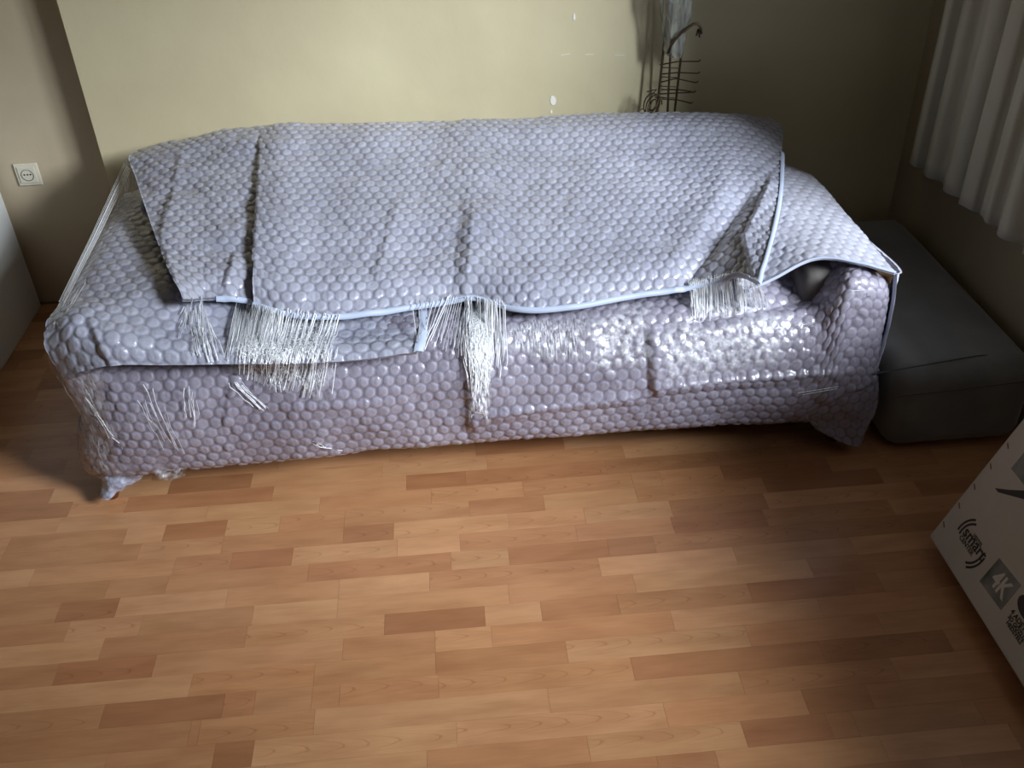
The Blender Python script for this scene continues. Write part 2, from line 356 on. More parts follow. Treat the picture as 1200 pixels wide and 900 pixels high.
# ------------------------------------------------------------------ sheets
def hermite(K, Pn, T):
    """nonuniform cubic through knots K (n), points Pn (n, ...), at parameters T"""
    n = len(K); D = np.zeros_like(Pn)
    for i in range(n):
        if i == 0: D[i] = (Pn[1]-Pn[0])/(K[1]-K[0])
        elif i == n-1: D[i] = (Pn[-1]-Pn[-2])/(K[-1]-K[-2])
        else:
            h0, h1 = K[i]-K[i-1], K[i+1]-K[i]
            D[i] = ((Pn[i]-Pn[i-1])/h0*h1+(Pn[i+1]-Pn[i])/h1*h0)/(h0+h1)
    idx = np.clip(np.searchsorted(K, T, side='right')-1, 0, n-2)
    h = (K[idx+1]-K[idx]); t = (T-K[idx])/h
    sh = (-1,)+(1,)*(Pn.ndim-1); t = t.reshape(sh); h = h.reshape(sh)
    return (2*t**3-3*t**2+1)*Pn[idx]+(t**3-2*t**2+t)*h*D[idx]+(-2*t**3+3*t**2)*Pn[idx+1]+(t**3-t**2)*h*D[idx+1]
def waves(Pt, amp, wl, seed, n=14):
    r = np.random.RandomState(seed); o = np.zeros(Pt.shape[:-1])
    for i in range(n):
        d = r.normal(size=3); d /= np.linalg.norm(d); L = wl*r.uniform(0.6, 1.8)
        o += np.sin(2*PI*(Pt@d)/L+r.uniform(0, 2*PI)+1.3*np.sin(2*PI*(Pt@np.roll(d, 1))/(L*2.3)))*r.uniform(0.4, 1)
    return amp*o/math.sqrt(n)
def resample(net, res):
    net = np.array(net, float)
    du = np.linalg.norm(np.diff(net, axis=1), axis=2).mean(0); dv = np.linalg.norm(np.diff(net, axis=0), axis=2).mean(1)
    KU = np.concatenate([[0], np.cumsum(du)]); KV = np.concatenate([[0], np.cumsum(dv)])
    nu = max(4, int(KU[-1]/res)); nv = max(4, int(KV[-1]/res))
    A = hermite(KV, net, np.linspace(0, KV[-1], nv+1))
    B = hermite(KU, np.swapaxes(A, 0, 1), np.linspace(0, KU[-1], nu+1))
    return np.swapaxes(B, 0, 1)          # (nv+1, nu+1, 3)
def pix(Pt):
    v = Pt-CAM; d = v@FW
    return 600+F_PX*(v@RT)/d, 450-F_PX*(v@UP)/d
def grid_faces(nv, nu, base=0):
    i = np.arange(nv-1)[:, None]*nu+np.arange(nu-1)[None, :]+base
    return np.stack([i, i+1, i+nu+1, i+nu], -1).reshape(-1, 4)
def mesh_np(name, V, Fq, m, parent, smooth=True):
    me = bpy.data.meshes.new(name)
    me.vertices.add(len(V)); me.vertices.foreach_set('co', V.astype(np.float32).ravel())
    me.loops.add(Fq.size); me.loops.foreach_set('vertex_index', Fq.astype(np.int32).ravel())
    me.polygons.add(len(Fq)); me.polygons.foreach_set('loop_start', np.arange(0, Fq.size, 4, dtype=np.int32))
    me.update(calc_edges=True)
    if smooth: me.polygons.foreach_set('use_smooth', [True]*len(me.polygons))
    me.validate()
    return link(name, me, m, parent)
def normals(S):
    gu = np.gradient(S, axis=1); gv = np.gradient(S, axis=0)
    n = np.cross(gu, gv); n /= (np.linalg.norm(n, axis=2, keepdims=True)+1e-12)
    if ((CAM-S)*n).sum(2).mean() < 0: n = -n
    return n
SURF = []
def sheet(name, net, m, parent, res=0.0037, bub=0.0062, pitch=0.0325, thick=0.006, wob=0.003, wl=0.16, creases=(), seed=1, lat=(0, 0), fade=0, mask=None):
    S = resample(net, res); nv, nu, _ = S.shape
    cj, ci = nv//2, nu//2
    ls = np.concatenate([np.zeros((nv, 1)), np.cumsum(np.linalg.norm(np.diff(S, axis=1), axis=2), axis=1)], 1); ls -= ls[:, ci:ci+1]
    lt = np.concatenate([np.zeros((1, nu)), np.cumsum(np.linalg.norm(np.diff(S, axis=0), axis=2), axis=0)], 0); lt -= lt[cj:cj+1, :]
    n0 = normals(S)
    X, Y = pix(S)
    h = waves(S, wob, wl, seed)+waves(S, wob*0.35, wl*0.3, seed+50)
    for (x0, y0, x1, y1, hh, wl_, wr_) in creases:
        L = math.hypot(x1-x0, y1-y0); tx, ty = (x1-x0)/L, (y1-y0)/L
        al = (X-x0)*tx+(Y-y0)*ty; d = (X-x0)*ty-(Y-y0)*tx          # >0 : right of a line drawn downwards
        e = np.clip(np.minimum(al, L-al)/ (0.18*L)+0.25, 0, 1)
        p = np.where(d > 0, np.exp(-d/wr_), np.clip(1+d/wl_, 0, 1))
        h = h+hh*p*e
    S1 = S+n0*h[..., None]
    n1 = normals(S1)
    # hex lattice of bubbles
    s = ls+lat[0]+waves(S, 0.004, 0.3, seed+9); t = lt+lat[1]+waves(S, 0.004, 0.3, seed+19)
    rp = pitch*0.866; best = np.full(s.shape, 9.0); rid = np.zeros(s.shape)
    base = np.floor(t/rp)
    for k in (0, 1):
        r = base+k; so = np.where(np.mod(r, 2) == 0, 0, pitch/2)
        cidx = np.round((s-so)/pitch); d = np.hypot(s-so-cidx*pitch, t-r*rp)
        nw = d < best; best = np.where(nw, d, best); rid = np.where(nw, r*57.31+cidx*12.97, rid)
    q = np.mod(np.sin(rid)*43758.5453, 1.0)
    R = pitch*(0.47+0.03*np.sin(rid*7.7)); prof = np.clip(1-(best/R)**5, 0, 1)
    infl = 0.62+0.5*q; infl = np.where(q < 0.05, 0.15, infl)
    tilt = 0.0016*np.sin(rid*3.1)*(s-np.round(s/pitch)*pitch)/pitch
    b = bub*infl*prof**0.7*0.6+tilt*prof
    if mask is not None: b = b*mask(X, Y, S)
    S2 = S1+n1*b[..., None]
    V = S2.reshape(-1, 3); Fq = grid_faces(nv, nu)
    # turned edge all round
    ids = np.concatenate([np.arange(nu), np.arange(1, nv)*nu+nu-1, (nv-1)*nu+np.arange(nu-2, -1, -1), np.arange(nv-2, 0, -1)*nu])
    Sk = (S1-n1*thick).reshape(-1, 3)[ids]; nb = len(V); V = np.concatenate([V, Sk]); m_ = len(ids)
    a = np.arange(m_); bq = np.stack([ids[a], ids[(a+1) % m_], nb+(a+1) % m_, nb+a], -1)
    ob_ = mesh_np(name, V, np.concatenate([Fq, bq]), m, parent)
    cell = np.concatenate([np.clip(1-best/R, 0, 1).ravel(), np.zeros(m_)]).astype(np.float32)
    at = ob_.data.attributes.new('cell', 'FLOAT', 'POINT')
    if len(cell) == len(ob_.data.vertices): at.data.foreach_set('value', cell)
    SURF.append((X, Y, S1, n1))
    return ob_, S1, n1
def edge_strip(name, S1, n1, which, w, parent, i0=0, i1=None, off=0.002, m=None):
    """the flat welded rim of a wrap sheet, along one border"""
    if which == 'last_row': a = S1[-1]; nn = n1[-1]; tow = S1[-1]-S1[-6]
    elif which == 'last_col': a = S1[:, -1]; nn = n1[:, -1]; tow = S1[:, -1]-S1[:, -6]
    else: a = S1[:, 0]; nn = n1[:, 0]; tow = S1[:, 0]-S1[:, 5]
    a = a[i0:i1]; nn = nn[i0:i1]; tow = tow[i0:i1]; tow = tow/np.linalg.norm(tow, axis=1, keepdims=True)
    p = [a-tow*w*0.4+nn*(off+0.003), a+nn*(off+0.0045), a+tow*w*0.6+nn*off, a+tow*w*0.6-nn*0.003]
    G = np.stack(p, 0); nv, nu, _ = G.shape
    return mesh_np(name, G.reshape(-1, 3), grid_faces(nv, nu), m or M['foam'], parent)

sofa = thing('sofa', 'long three seat sofa fully wrapped in bubble wrap and clear stretch film', 'sofa', (0.05, 2.45, 0))
def SO(o):      # the sofa's empty sits at the sofa's base; keep the parts where they were built
    o.location = (-0.05, -2.45, 0); return o
def P(x, y, Y): return ony(x, y, Y)

# hidden upholstered body under the wrap
SO(obj('frame', box_bm(-0.90, 1.04, 2.12, 2.92, 0.14, 0.44, 0.03), M['core'], sofa))
SO(obj('backrest', box_bm(-0.90, 1.00, 2.66, 2.93, 0.40, 0.60, 0.04, 3), M['core'], sofa, True))
SO(obj('armrest', box_bm(-0.93, -0.76, 2.12, 2.85, 0.40, 0.525, 0.04, 3), M['core'], sofa, True))
SO(obj('armrest', box_bm(0.90, 1.06, 2.10, 2.85, 0.40, 0.535, 0.04, 3), M['core'], sofa, True))
def leg(x, y, dx, dy):
    b = bmesh.new(); tube(b, [(x, y, 0.15), (x+dx*0.5, y+dy*0.5, 0.08), (x+dx, y+dy, 0.0)], 0.034, 14, True, 0.016)
    return SO(obj('leg', b, M['legwood'], sofa, True))
lp = onz(130, 586); leg(lp[0]+0.045, lp[1]+0.045, -0.045, -0.03); leg(1.02, 2.10, 0.03, -0.02); leg(-0.88, 2.86, -0.03, 0.03); leg(1.0, 2.86, 0.03, 0.03)

# --- body wrap (front face, sides, seat) -----------------------------------
zb = {c: None for c in ()}
cols = []
def wcol(*pts): cols.append([np.array(p, float) for p in pts])
# rows: tuck, bottom rim, low, middle, high, front top edge, seat 1, seat 2
wcol((-0.93, 2.86, .15), (-0.96, 2.88, .16), (-0.98, 2.88, .25), (-0.985, 2.88, .35), (-0.985, 2.88, .44), (-0.97, 2.87, .50), (-0.92, 2.84, .51), (-0.86, 2.8, .51))
wcol((-0.93, 2.45, .14), (-0.955, 2.45, .15), (-0.965, 2.45, .24), (-0.975, 2.45, .34), (-0.98, 2.45, .44), (-0.965, 2.45, .52), (-0.92, 2.47, .53), (-0.84, 2.6, .52))
wcol((-0.93, 2.17, .13), P(108, 553, 2.09), P(99, 528, 2.07), P(103, 492, 2.06), P(86, 455, 2.06), P(66, 418, 2.07), (-0.95, 2.20, .52), (-0.83, 2.45, .50))
wcol((-0.89, 2.12, .12), P(125, 556, 2.045), P(122, 535, 2.025), P(124, 498, 2.02), P(112, 460, 2.03), P(90, 420, 2.05), (-0.90, 2.17, .52), (-0.80, 2.40, .50))
for (bx, by, Yb) in [(215, 550, 2.03), (330, 540, 2.03), (450, 527, 2.03), (545, 519, 2.03), (640, 512, 2.03), (760, 503, 2.03), (860, 497, 2.03), (940, 493, 2.035)]:
    p = P(bx, by, Yb); x = p[0]
    wcol((x, 2.13, p[2]+.005), p, (x, 2.005, p[2]+.07), (x, 2.00, p[2]+.16), (x, 2.015, .375), (x, 2.06, .452), (x, 2.17, .478), (x, 2.42, .485))
wcol((.985, 2.13, .13), P(985, 491, 2.035), P(990, 462, 2.01), P(992, 420, 2.0), P(996, 375, 2.015), P(1000, 330, 2.03), (1.00, 2.12, .55), (1.0, 2.30, .545))
wcol((1.06, 2.15, .13), P(1010, 486, 2.05), P(1019, 455, 2.03), P(1024, 420, 2.02), P(1033, 375, 2.03), P(1036, 335, 2.05), (1.07, 2.15, .545), (1.05, 2.35, .54))
wcol((1.08, 2.35, .14), (1.10, 2.30, .16), (1.10, 2.30, .24), (1.105, 2.30, .33), (1.105, 2.30, .42), (1.10, 2.3, .50), (1.085, 2.32, .535), (1.05, 2.45, .54))
wcol((1.06, 2.86, .14), (1.08, 2.88, .16), (1.09, 2.88, .24), (1.095, 2.88, .33), (1.095, 2.88, .40), (1.09, 2.87, .46), (1.07, 2.85, .50), (1.04, 2.8, .51))
net = np.array(cols).transpose(1, 0, 2)
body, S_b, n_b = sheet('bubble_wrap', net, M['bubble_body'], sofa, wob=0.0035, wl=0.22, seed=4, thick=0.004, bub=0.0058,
    creases=[(549, 375, 556, 512, 0.014, 9, 30), (764, 380, 768, 465, 0.014, 9, 55), (700, 400, 800, 380, -0.012, 20, 12), (800, 380, 960, 346, -0.018, 14, 10),
             (555, 487, 760, 462, 0.011, 10, 4), (765, 452, 1000, 432, 0.011, 12, 3), (330, 478, 450, 470, 0.005, 14, 5), (275, 445, 262, 500, 0.006, 5, 12), (960, 470, 1030, 440, 0.010, 8, 12)])
SO(body); body['label'] = 'inner bubble wrap over the sofa front and seat'

# --- left arm and seat cover --------------------------------------------------
rowsY = [2.86, 2.60, 2.38, 2.20]
cols = []
def lcol(x, zt, zf, px, py, Yb=1.975, tilt=0.0):
    c = [np.array((x+0.02*(2.86-2.0) if x < -0.9 else x, y, zt)) for y in rowsY]
    c.append(np.array((x, 2.075, zf))); e = ony(px, py, Yb)
    c.append(np.array((e[0]*0.7+x*0.3, Yb+0.018, (zf+e[2])/2+0.008))); c.append(e)
    cols.append(c)
cols.append([ony(*p) for p in ((146, 228, 2.90), (118, 270, 2.62), (93, 318, 2.40), (72, 352, 2.22), (54, 385, 2.07), (57, 415, 2.04), (71, 441, 2.03))])
cols.append([np.array(q) for q in ((-0.93, 2.90, .545), (-0.935, 2.60, .565), (-0.93, 2.40, .57), (-0.925, 2.2, .57))]+[ony(85, 380, 2.04), ony(92, 410, 2.005), ony(100, 434, 1.99)])
lcol(-0.84, .57, .565, 131, 428)
lcol(-0.72, .565, .53, 190, 428)
lcol(-0.55, .53, .495, 270, 427)
lcol(-0.36, .505, .478, 362, 426)
lcol(-0.18, .495, .468, 440, 420)
lcol(-0.085, .495, .462, 489, 413)
net = np.array(cols).transpose(1, 0, 2)
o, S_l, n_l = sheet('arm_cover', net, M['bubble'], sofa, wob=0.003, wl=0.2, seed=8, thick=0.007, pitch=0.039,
    creases=[(104, 374, 134, 430, 0.009, 5, 30)])
SO(o); o['label'] = 'bubble wrap cover over the left armrest, hanging to the seat front'
SO(edge_strip('foam_edge', S_l, n_l, 'last_col', 0.022, sofa, off=0.003))

# --- right arm cover ------------------------------------------------------------
def rc(xb, zb_, pts, ):
    return [np.array((xb, 2.87, zb_)), None, None]+pts
back_r = [(0.76, 2.87, .53), (0.84, 2.87, .535), (0.92, 2.88, .54), (1.01, 2.89, .535), (1.085, 2.90, .50)]
front_r = [onz(872, 341, .505), onz(908, 324, .535), onz(955, 303, .575), onz(1008, 307, .58), onz(1050, 319, .565)]
mid_z = [.545, .575, .585, .585, .57]
cols = []
for bk, fr_, mz in zip(back_r, front_r, mid_z):
    bk = np.array(bk); fr_ = np.array(fr_)
    a = bk*0.66+fr_*0.34; a[2] = mz; c = bk*0.3+fr_*0.7; c[2] = (mz+fr_[2])/2+0.004
    cols.append([bk, a, c, fr_])
net = np.array(cols).transpose(1, 0, 2)
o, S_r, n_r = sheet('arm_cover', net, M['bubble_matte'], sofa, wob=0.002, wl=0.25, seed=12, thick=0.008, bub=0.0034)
SO(o); o['label'] = 'smooth pale bubble wrap cover over the right armrest'
SO(edge_strip('foam_edge', S_r, n_r, 'last_row', 0.004, sofa, off=-0.002))
# outer skirt of that cover hanging down the arm's outer front corner
cols = [[ony(1049, 320, 2.045), ony(1047, 348, 2.05), ony(1038, 395, 2.05), ony(1024, 432, 2.05)],
        [ony(1053, 320, 2.06), ony(1048, 350, 2.07), ony(1040, 395, 2.07), ony(1027, 434, 2.07)],
        [np.array((1.10, 2.4, .54)), np.array((1.10, 2.4, .47)), np.array((1.10, 2.4, .38)), np.array((1.10, 2.4, .30))],
        [np.array((1.11, 2.87, .50)), np.array((1.11, 2.87, .44)), np.array((1.105, 2.87, .36)), np.array((1.10, 2.87, .28))]]
o, Sx, nx_ = sheet('side_flap', np.array(cols).transpose(1, 0, 2), M['bubble_matte'], sofa, wob=0.001, seed=15, thick=0.005, bub=0.003)
SO(o); SO(edge_strip('foam_edge', Sx, nx_, 'first_col', 0.006, sofa, off=0.0))
bc = bmesh.new()
q = [ony(1018, 309, 2.085), ony(1047, 322, 2.055), ony(1041, 338, 2.06), ony(1036, 326, 2.075)]
vs = [bc.verts.new(tuple(p)) for p in q]+[bc.verts.new(tuple(p+np.array((0, .02, 0)))) for p in q]
bc.faces.new(vs[:4]); bc.faces.new(vs[4:][::-1])
for i in range(4): bc.faces.new((vs[i], vs[i+4], vs[(i+1) % 4+4], vs[(i+1) % 4]))
SO(obj('cardboard_corner', bc, M['board'], sofa))

# --- back sheet: left, lower layer ----------------------------------------------
fr7 = [0, .16, .34, .52, .70, .86, 1.0]; Y7 = [2.85, 2.72, 2.58, 2.45, 2.34, 2.245, 2.19]
def bcol(tx, ty, bx, by, dY=0.0, bend=0.0, back=True, zt=.5):
    c = []; Yb = onz(bx, by, zt)[1]
    top = ony(tx, ty, Y7[0]+dY)
    if back: c += [top+np.array((0, .13, -.075)), top+np.array((0, .075, -.008))]
    for f_, Y in zip(fr7, Y7):
        w = (Y-2.19)/0.66; Yt = Yb+(2.85-Yb)*w+dY*(1 if w > 0.3 else w/0.3)
        c.append(ony(tx+(bx-tx)*f_+bend*math.sin(PI*f_), ty+(by-ty)*f_, Yt))
    return c
cols = [bcol(152, 183, 214, 353, .035, -4, zt=.590), bcol(182, 175, 226, 352, .03, -2, zt=.580), bcol(222, 167, 243, 350, .022, zt=.567), bcol(265, 160, 272, 350, .012, zt=.556), bcol(305, 155, 302, 354, .012, zt=.538), bcol(345, 154, 345, 360, .03, zt=.512)]
o, S_1, n_1 = sheet('back_cover', np.array(cols).transpose(1, 0, 2), M['bubble'], sofa, wob=0.004, wl=0.2, seed=21,
    creases=[(214, 180, 205, 222, .006, 7, 18), (206, 222, 188, 285, .008, 7, 22), (190, 285, 214, 352, .008, 5, 18), (278, 295, 262, 345, .010, 6, 16)])
SO(o); o['label'] = 'left lower layer of bubble wrap draped over the backrest'
SO(edge_strip('foam_edge', S_1, n_1, 'last_row', 0.012, sofa, i0=int(S_1.shape[1]*.42)))
# --- back sheet: main -------------------------------------------------------------
cols = [bcol(306, 156, 298, 356, 0, -3, zt=.55), bcol(322, 153, 325, 365, -.012, zt=.54), bcol(380, 153, 378, 371, zt=.525), bcol(450, 151, 440, 366, zt=.518), bcol(520, 149, 515, 355, zt=.512), bcol(562, 148, 556, 350, -.01, zt=.515), bcol(605, 147, 600, 362, -.005, zt=.508),
        bcol(680, 143, 665, 361, zt=.508), bcol(750, 140, 745, 347, zt=.51), bcol(800, 139, 790, 340, zt=.515), bcol(845, 140, 838, 328, -.005, zt=.535), bcol(884, 143, 868, 322, .01, 8, zt=.565), bcol(916, 150, 889, 331, .01, 10, zt=.585)]
o, S_2, n_2 = sheet('back_cover', np.array(cols).transpose(1, 0, 2), M['bubble'], sofa, wob=0.004, wl=0.26, seed=33,
    creases=[(306, 160, 304, 225, .009, 4, 26), (304, 220, 297, 352, .012, 4, 24), (556, 235, 545, 356, .011, 16, 40), (884, 218, 800, 338, -.024, 26, 9), (906, 205, 872, 285, .012, 5, 12), (872, 275, 886, 325, .012, 5, 8),
             (470, 235, 440, 330, .006, 10, 26), (540, 195, 700, 196, .004, 14, 10)])
SO(o); o['label'] = 'large top layer of bubble wrap draped over the backrest'
SO(edge_strip('foam_edge', S_2, n_2, 'last_row', 0.013, sofa))
SO(edge_strip('foam_edge', S_2, n_2, 'last_col', 0.012, sofa, i0=len(S_2)//3))

# --- foot wraps --------------------------------------------------------------------
cols = [[ony(1029, 440, 2.035), ony(1029, 470, 2.02), ony(1018, 500, 2.01), ony(1007, 523, 2.0)],
        [ony(1012, 448, 2.01), ony(1008, 475, 2.0), ony(1000, 500, 2.0), ony(998, 522, 1.995)],
        [ony(985, 462, 2.0), ony(982, 480, 2.0), ony(980, 498, 2.01), ony(985, 517, 2.0)],
        [ony(945, 480, 2.01), ony(944, 487, 2.01), ony(948, 493, 2.015), ony(955, 502, 2.02)]]
o, Sf, nf = sheet('foot_flap', np.array(cols).transpose(1, 0, 2), M['bubble_body'], sofa, wob=0.003, wl=0.08, seed=41, bub=0.002)
SO(o); o['label'] = 'pointed flap of wrap around the right foot'
def ring(cx, cy, rx, ry, Y): return [ony(cx+rx*math.cos(a), cy+ry*math.sin(a)*0.5, Y-0.03*math.sin(a)) for a in np.linspace(PI*1.15, -PI*0.15, 8)]
cols = [ring(146, 548, 30, 8, 2.07), ring(140, 562, 22, 8, 2.06), ring(132, 571, 14, 8, 2.055), ring(124, 581, 7, 8, 2.05)]
o, Sf, nf = sheet('foot_wrap', np.array(cols), M['bubble'], sofa, wob=0.004, wl=0.05, seed=43, bub=0.001, thick=0.002)
SO(o)

# --- stretch film strands --------------------------------------------------------------
def over(px, py, lift=0.010):
    """point of the wrap's outer surface seen at a place, raised a little along its normal"""
    bestd, bp_ = 1e9, None
    for X, Y, S, n in SURF:
        d2 = (X-px)**2+(Y-py)**2; i = np.unravel_index(np.argmin(d2), d2.shape)
        if d2[i] < 9:
            p = S[i]+n[i]*lift; dd = np.linalg.norm(p-CAM)
            if dd < bestd: bestd, bp_ = dd, p
    return bp_
def taut(a, b_, k=6, lift=0.010):
    """film pulled between two places of the wrap: never below the surface, straight where it spans a hollow"""
    A = over(*a, lift); B = over(*b_, lift)
    if A is None or B is None: return None
    out = []
    for i in range(k+1):
        t = i/k; L_ = A+(B-A)*t; px, py = pix(L_); s_ = over(float(px), float(py), lift)
        out.append(s_ if s_ is not None and np.linalg.norm(s_-CAM) < np.linalg.norm(L_-CAM) else L_)
    return out
def bundle(name, lines, r=0.0009, seg=3):
    b = bmesh.new()
    for pts in lines:
        if pts is not None and len(pts) > 1: tube(b, pts, r*random.uniform(0.6, 1.35), seg, False)
    o = obj(name, b, M['strand'], sofa, False); o['kind'] = 'stuff'; return SO(o)
def fan(n, a0, a1, b0, b1, jx=2, jy=8, tmin=0.6, lift=0.010, jb=0.12):
    out = []
    for i in range(n):
        t = (i+random.random()*0.8)/n
        ax = a0[0]+(a1[0]-a0[0])*t+random.uniform(-jx, jx)*.4; ay = a0[1]+(a1[1]-a0[1])*t
        bx_ = b0[0]+(b1[0]-b0[0])*t+random.uniform(-jx, jx); by = b0[1]+(b1[1]-b0[1])*t+random.uniform(-jy, jy)*.4
        k = random.uniform(tmin, 1.0); s0 = random.uniform(0, jb)
        out.append(taut((ax+(bx_-ax)*s0, ay+(by-ay)*s0), (ax+(bx_-ax)*k, ay+(by-ay)*k), 6, lift))
    return out
L = fan(64, (278, 354), (326, 363), (262, 428), (306, 436))+fan(60, (310, 360), (402, 369), (290, 448), (372, 470), 6, 8, .45)+fan(20, (290, 357), (330, 362), (282, 440), (330, 460))
L += fan(30, (318, 408), (400, 405), (300, 455), (385, 470), 5, 5, .6)
bundle('film_strands', L, 0.0010)
bundle('film_strands', fan(80, (546, 351), (580, 353), (551, 470), (572, 455), 2, 8, .5)+fan(14, (575, 352), (592, 354), (573, 450), (592, 440)), 0.0010)
bundle('film_strands', fan(10, (482, 352), (534, 346), (490, 408), (500, 412), 1, 4, .8)+fan(12, (527, 347), (556, 350), (508, 410), (545, 420), 2, 4, .8), 0.0010)
bundle('film_strands', fan(90, (808, 327), (872, 320), (808, 378), (874, 368), 1, 4, .55)+fan(44, (866, 322), (889, 328), (864, 368), (902, 362), 2, 4, .6), 0.0008)
L = fan(26, (220, 352), (240, 350), (204, 398), (252, 424), 4, 8, .4, .010, .4)+fan(16, (222, 385), (248, 380), (232, 424), (264, 426), 3)
bundle('film_strands', L)
L = fan(8, (268, 446), (284, 447), (300, 478), (322, 482), 2, 3, .8)+fan(4, (362, 512), (372, 516), (396, 521), (402, 524), 1, 2)
L += fan(9, (100, 446), (112, 470), (130, 518), (150, 532), 3, 4)+fan(8, (150, 438), (180, 440), (190, 520), (215, 532), 4, 6, .5, jb=.5)+fan(6, (215, 450), (232, 452), (222, 500), (238, 500), 3, 6, .5, jb=.4)
L += fan(3, (930, 458), (935, 462), (985, 448), (1000, 446), 2, 3)+fan(3, (960, 340), (962, 346), (1030, 335), (1035, 350), 2, 3)+fan(4, (926, 384), (934, 386), (962, 372), (968, 376), 2, 3)
bundle('film_strands', L, 0.0006)
# long strands from the back corner down to the arm front, with their clear film
def span(n, a0, a1, Ya, b0, b1, Yb):
    out = []
    for i in range(n):
        t = (i+random.random())/n
        A = ony(a0[0]+(a1[0]-a0[0])*t, a0[1]+(a1[1]-a0[1])*t, Ya); B = ony(b0[0]+(b1[0]-b0[0])*t, b0[1]+(b1[1]-b0[1])*t, Yb)
        out.append([A, (A+B)/2+np.array((0, 0, -.004)), A+(B-A)*random.uniform(.8, 1)])
    return out
bundle('film_strands', span(9, (146, 190), (154, 200), 2.93, (53, 388), (64, 380), 2.055)+span(5, (140, 240), (146, 250), 2.80, (60, 384), (80, 368), 2.05), 0.0008)
def film(name, pts, m, wob=0.004, wl=0.05, seed=1, res=0.008, feather=True):
    S = resample(np.array(pts), res); n = normals(S); S = S+n*waves(S, wob, wl, seed)[..., None]
    nv, nu, _ = S.shape
    o = mesh_np(name, S.reshape(-1, 3), grid_faces(nv, nu), m, sofa)
    u = np.linspace(0, 1, nu)[None, :]; v = np.linspace(0, 1, nv)[:, None]
    fa = np.clip(5*np.minimum(u, 1-u), 0, 1)*np.clip(5*np.minimum(v, 1-v), 0, 1)+waves(S, .18, .06, seed+5)
    fa = np.clip(fa if feather else fa*0+1, 0, 1).astype(np.float32)
    at = o.data.attributes.new('feather', 'FLOAT', 'POINT'); at.data.foreach_set('value', fa.ravel())
    return SO(o)
def drape(name, quad, m, k=(5, 4), lift=0.012, **kw):
    (x0, y0), (x1, y1), (x2, y2), (x3, y3) = quad; rows = []
    for j in range(k[1]):
        v = j/(k[1]-1); r = []
        for i in range(k[0]):
            u = i/(k[0]-1); px = (x0*(1-u)+x1*u)*(1-v)+(x3*(1-u)+x2*u)*v; py = (y0*(1-u)+y1*u)*(1-v)+(y3*(1-u)+y2*u)*v
            r.append(over(px, py, lift))
        rows.append(r)
    return film(name, rows, m, **kw)
film('stretch_film_and_glints', [[P(150, 180, 2.95), P(162, 200, 2.90)], [P(133, 248, 2.86), P(160, 255, 2.76)], [P(100, 305, 2.45), P(130, 310, 2.42)], [P(51, 390, 2.05), P(85, 380, 2.03)]], M['film_streak'], seed=3, feather=False)
film('stretch_film_and_glints', [[P(52, 388, 2.05), P(75, 440, 1.99), P(120, 432, 1.965)], [P(60, 430, 2.07), P(85, 465, 2.02), P(125, 470, 1.975)], [P(96, 490, 2.07), P(104, 500, 2.02), P(135, 510, 1.975)], [P(95, 530, 2.07), P(106, 538, 2.03), P(140, 545, 1.99)], [P(108, 558, 2.08), P(122, 562, 2.05), P(150, 560, 2.03)]], M['film_streak'], seed=5, feather=False)
drape('stretch_film_and_glints', [(690, 372), (768, 350), (768, 432), (690, 440)], M['film'], (6, 7), wob=.002, seed=7)  # this and the next two patches paint window highlights onto the wrap front
drape('stretch_film_and_glints', [(762, 378), (930, 362), (930, 428), (762, 450)], M['film'], (9, 5), wob=.002, seed=9)
drape('stretch_film_and_glints', [(585, 385), (700, 365), (690, 430), (585, 410)], M['film_streak'], (6, 4), wob=.002, seed=10)
drape('stretch_film_and_glints', [(272, 362), (402, 374), (385, 470), (268, 440)], M['film_highlight'], (7, 7), wob=.002, seed=11)  # white sheet painting the specular glare around these strands
drape('stretch_film_and_glints', [(548, 354), (582, 356), (574, 492), (553, 498)], M['film_highlight'], (4, 8), wob=.001, seed=17)  # white sheet painting the bright glare down the strand column
drape('stretch_film_and_glints', [(806, 336), (900, 330), (896, 376), (806, 378)], M['film'], (6, 5), wob=.002, seed=15)
film('stretch_film_and_glints', [[P(180, 548, 2.02), P(200, 546, 2.02), P(219, 545, 2.02)], [P(182, 557, 2.0), P(200, 560, 2.0), P(218, 553, 2.0)], [P(186, 560, 2.03), P(204, 562, 2.03), P(216, 556, 2.03)]], M['film'], seed=13, wob=.006, wl=.03, res=.004)

# ------------------------------------------------------------------ grey ottoman between sofa and right wall
ott = thing('ottoman', 'low dark grey suede ottoman on the floor between sofa and right wall', 'ottoman', (1.35, 2.3, 0))
def OT(o): o.location = (-1.35, -2.3, 0); return o
b = box_bm(1.165, 1.555, 2.0, 2.92, 0.004, 0.275, 0.055, 5)
for v in b.verts:
    f_ = math.sin(PI*min(max(v.co.z/0.275, 0), 1))
    v.co.y -= 0.012*f_ if v.co.y < 2.2 else 0
OT(obj('seat', b, M['suede'], ott, True))
s1 = onz(1024, 438, .277); s2 = onz(1145, 417, .277)
b = bmesh.new(); dv = (s2-s1); tube(b, [s1-dv*0.02, s1+dv*0.5, s2, (1.53, s2[1]+0.02, .262)], 0.0016, 6)
OT(obj('seam', b, M['seam'], ott))
b = bmesh.new(); tube(b, [(1.15, 2.0-.005, .20), (1.3, 1.985, .215), (1.53, 1.988, .225)], 0.0012, 6)
OT(obj('seam', b, M['seam'], ott))

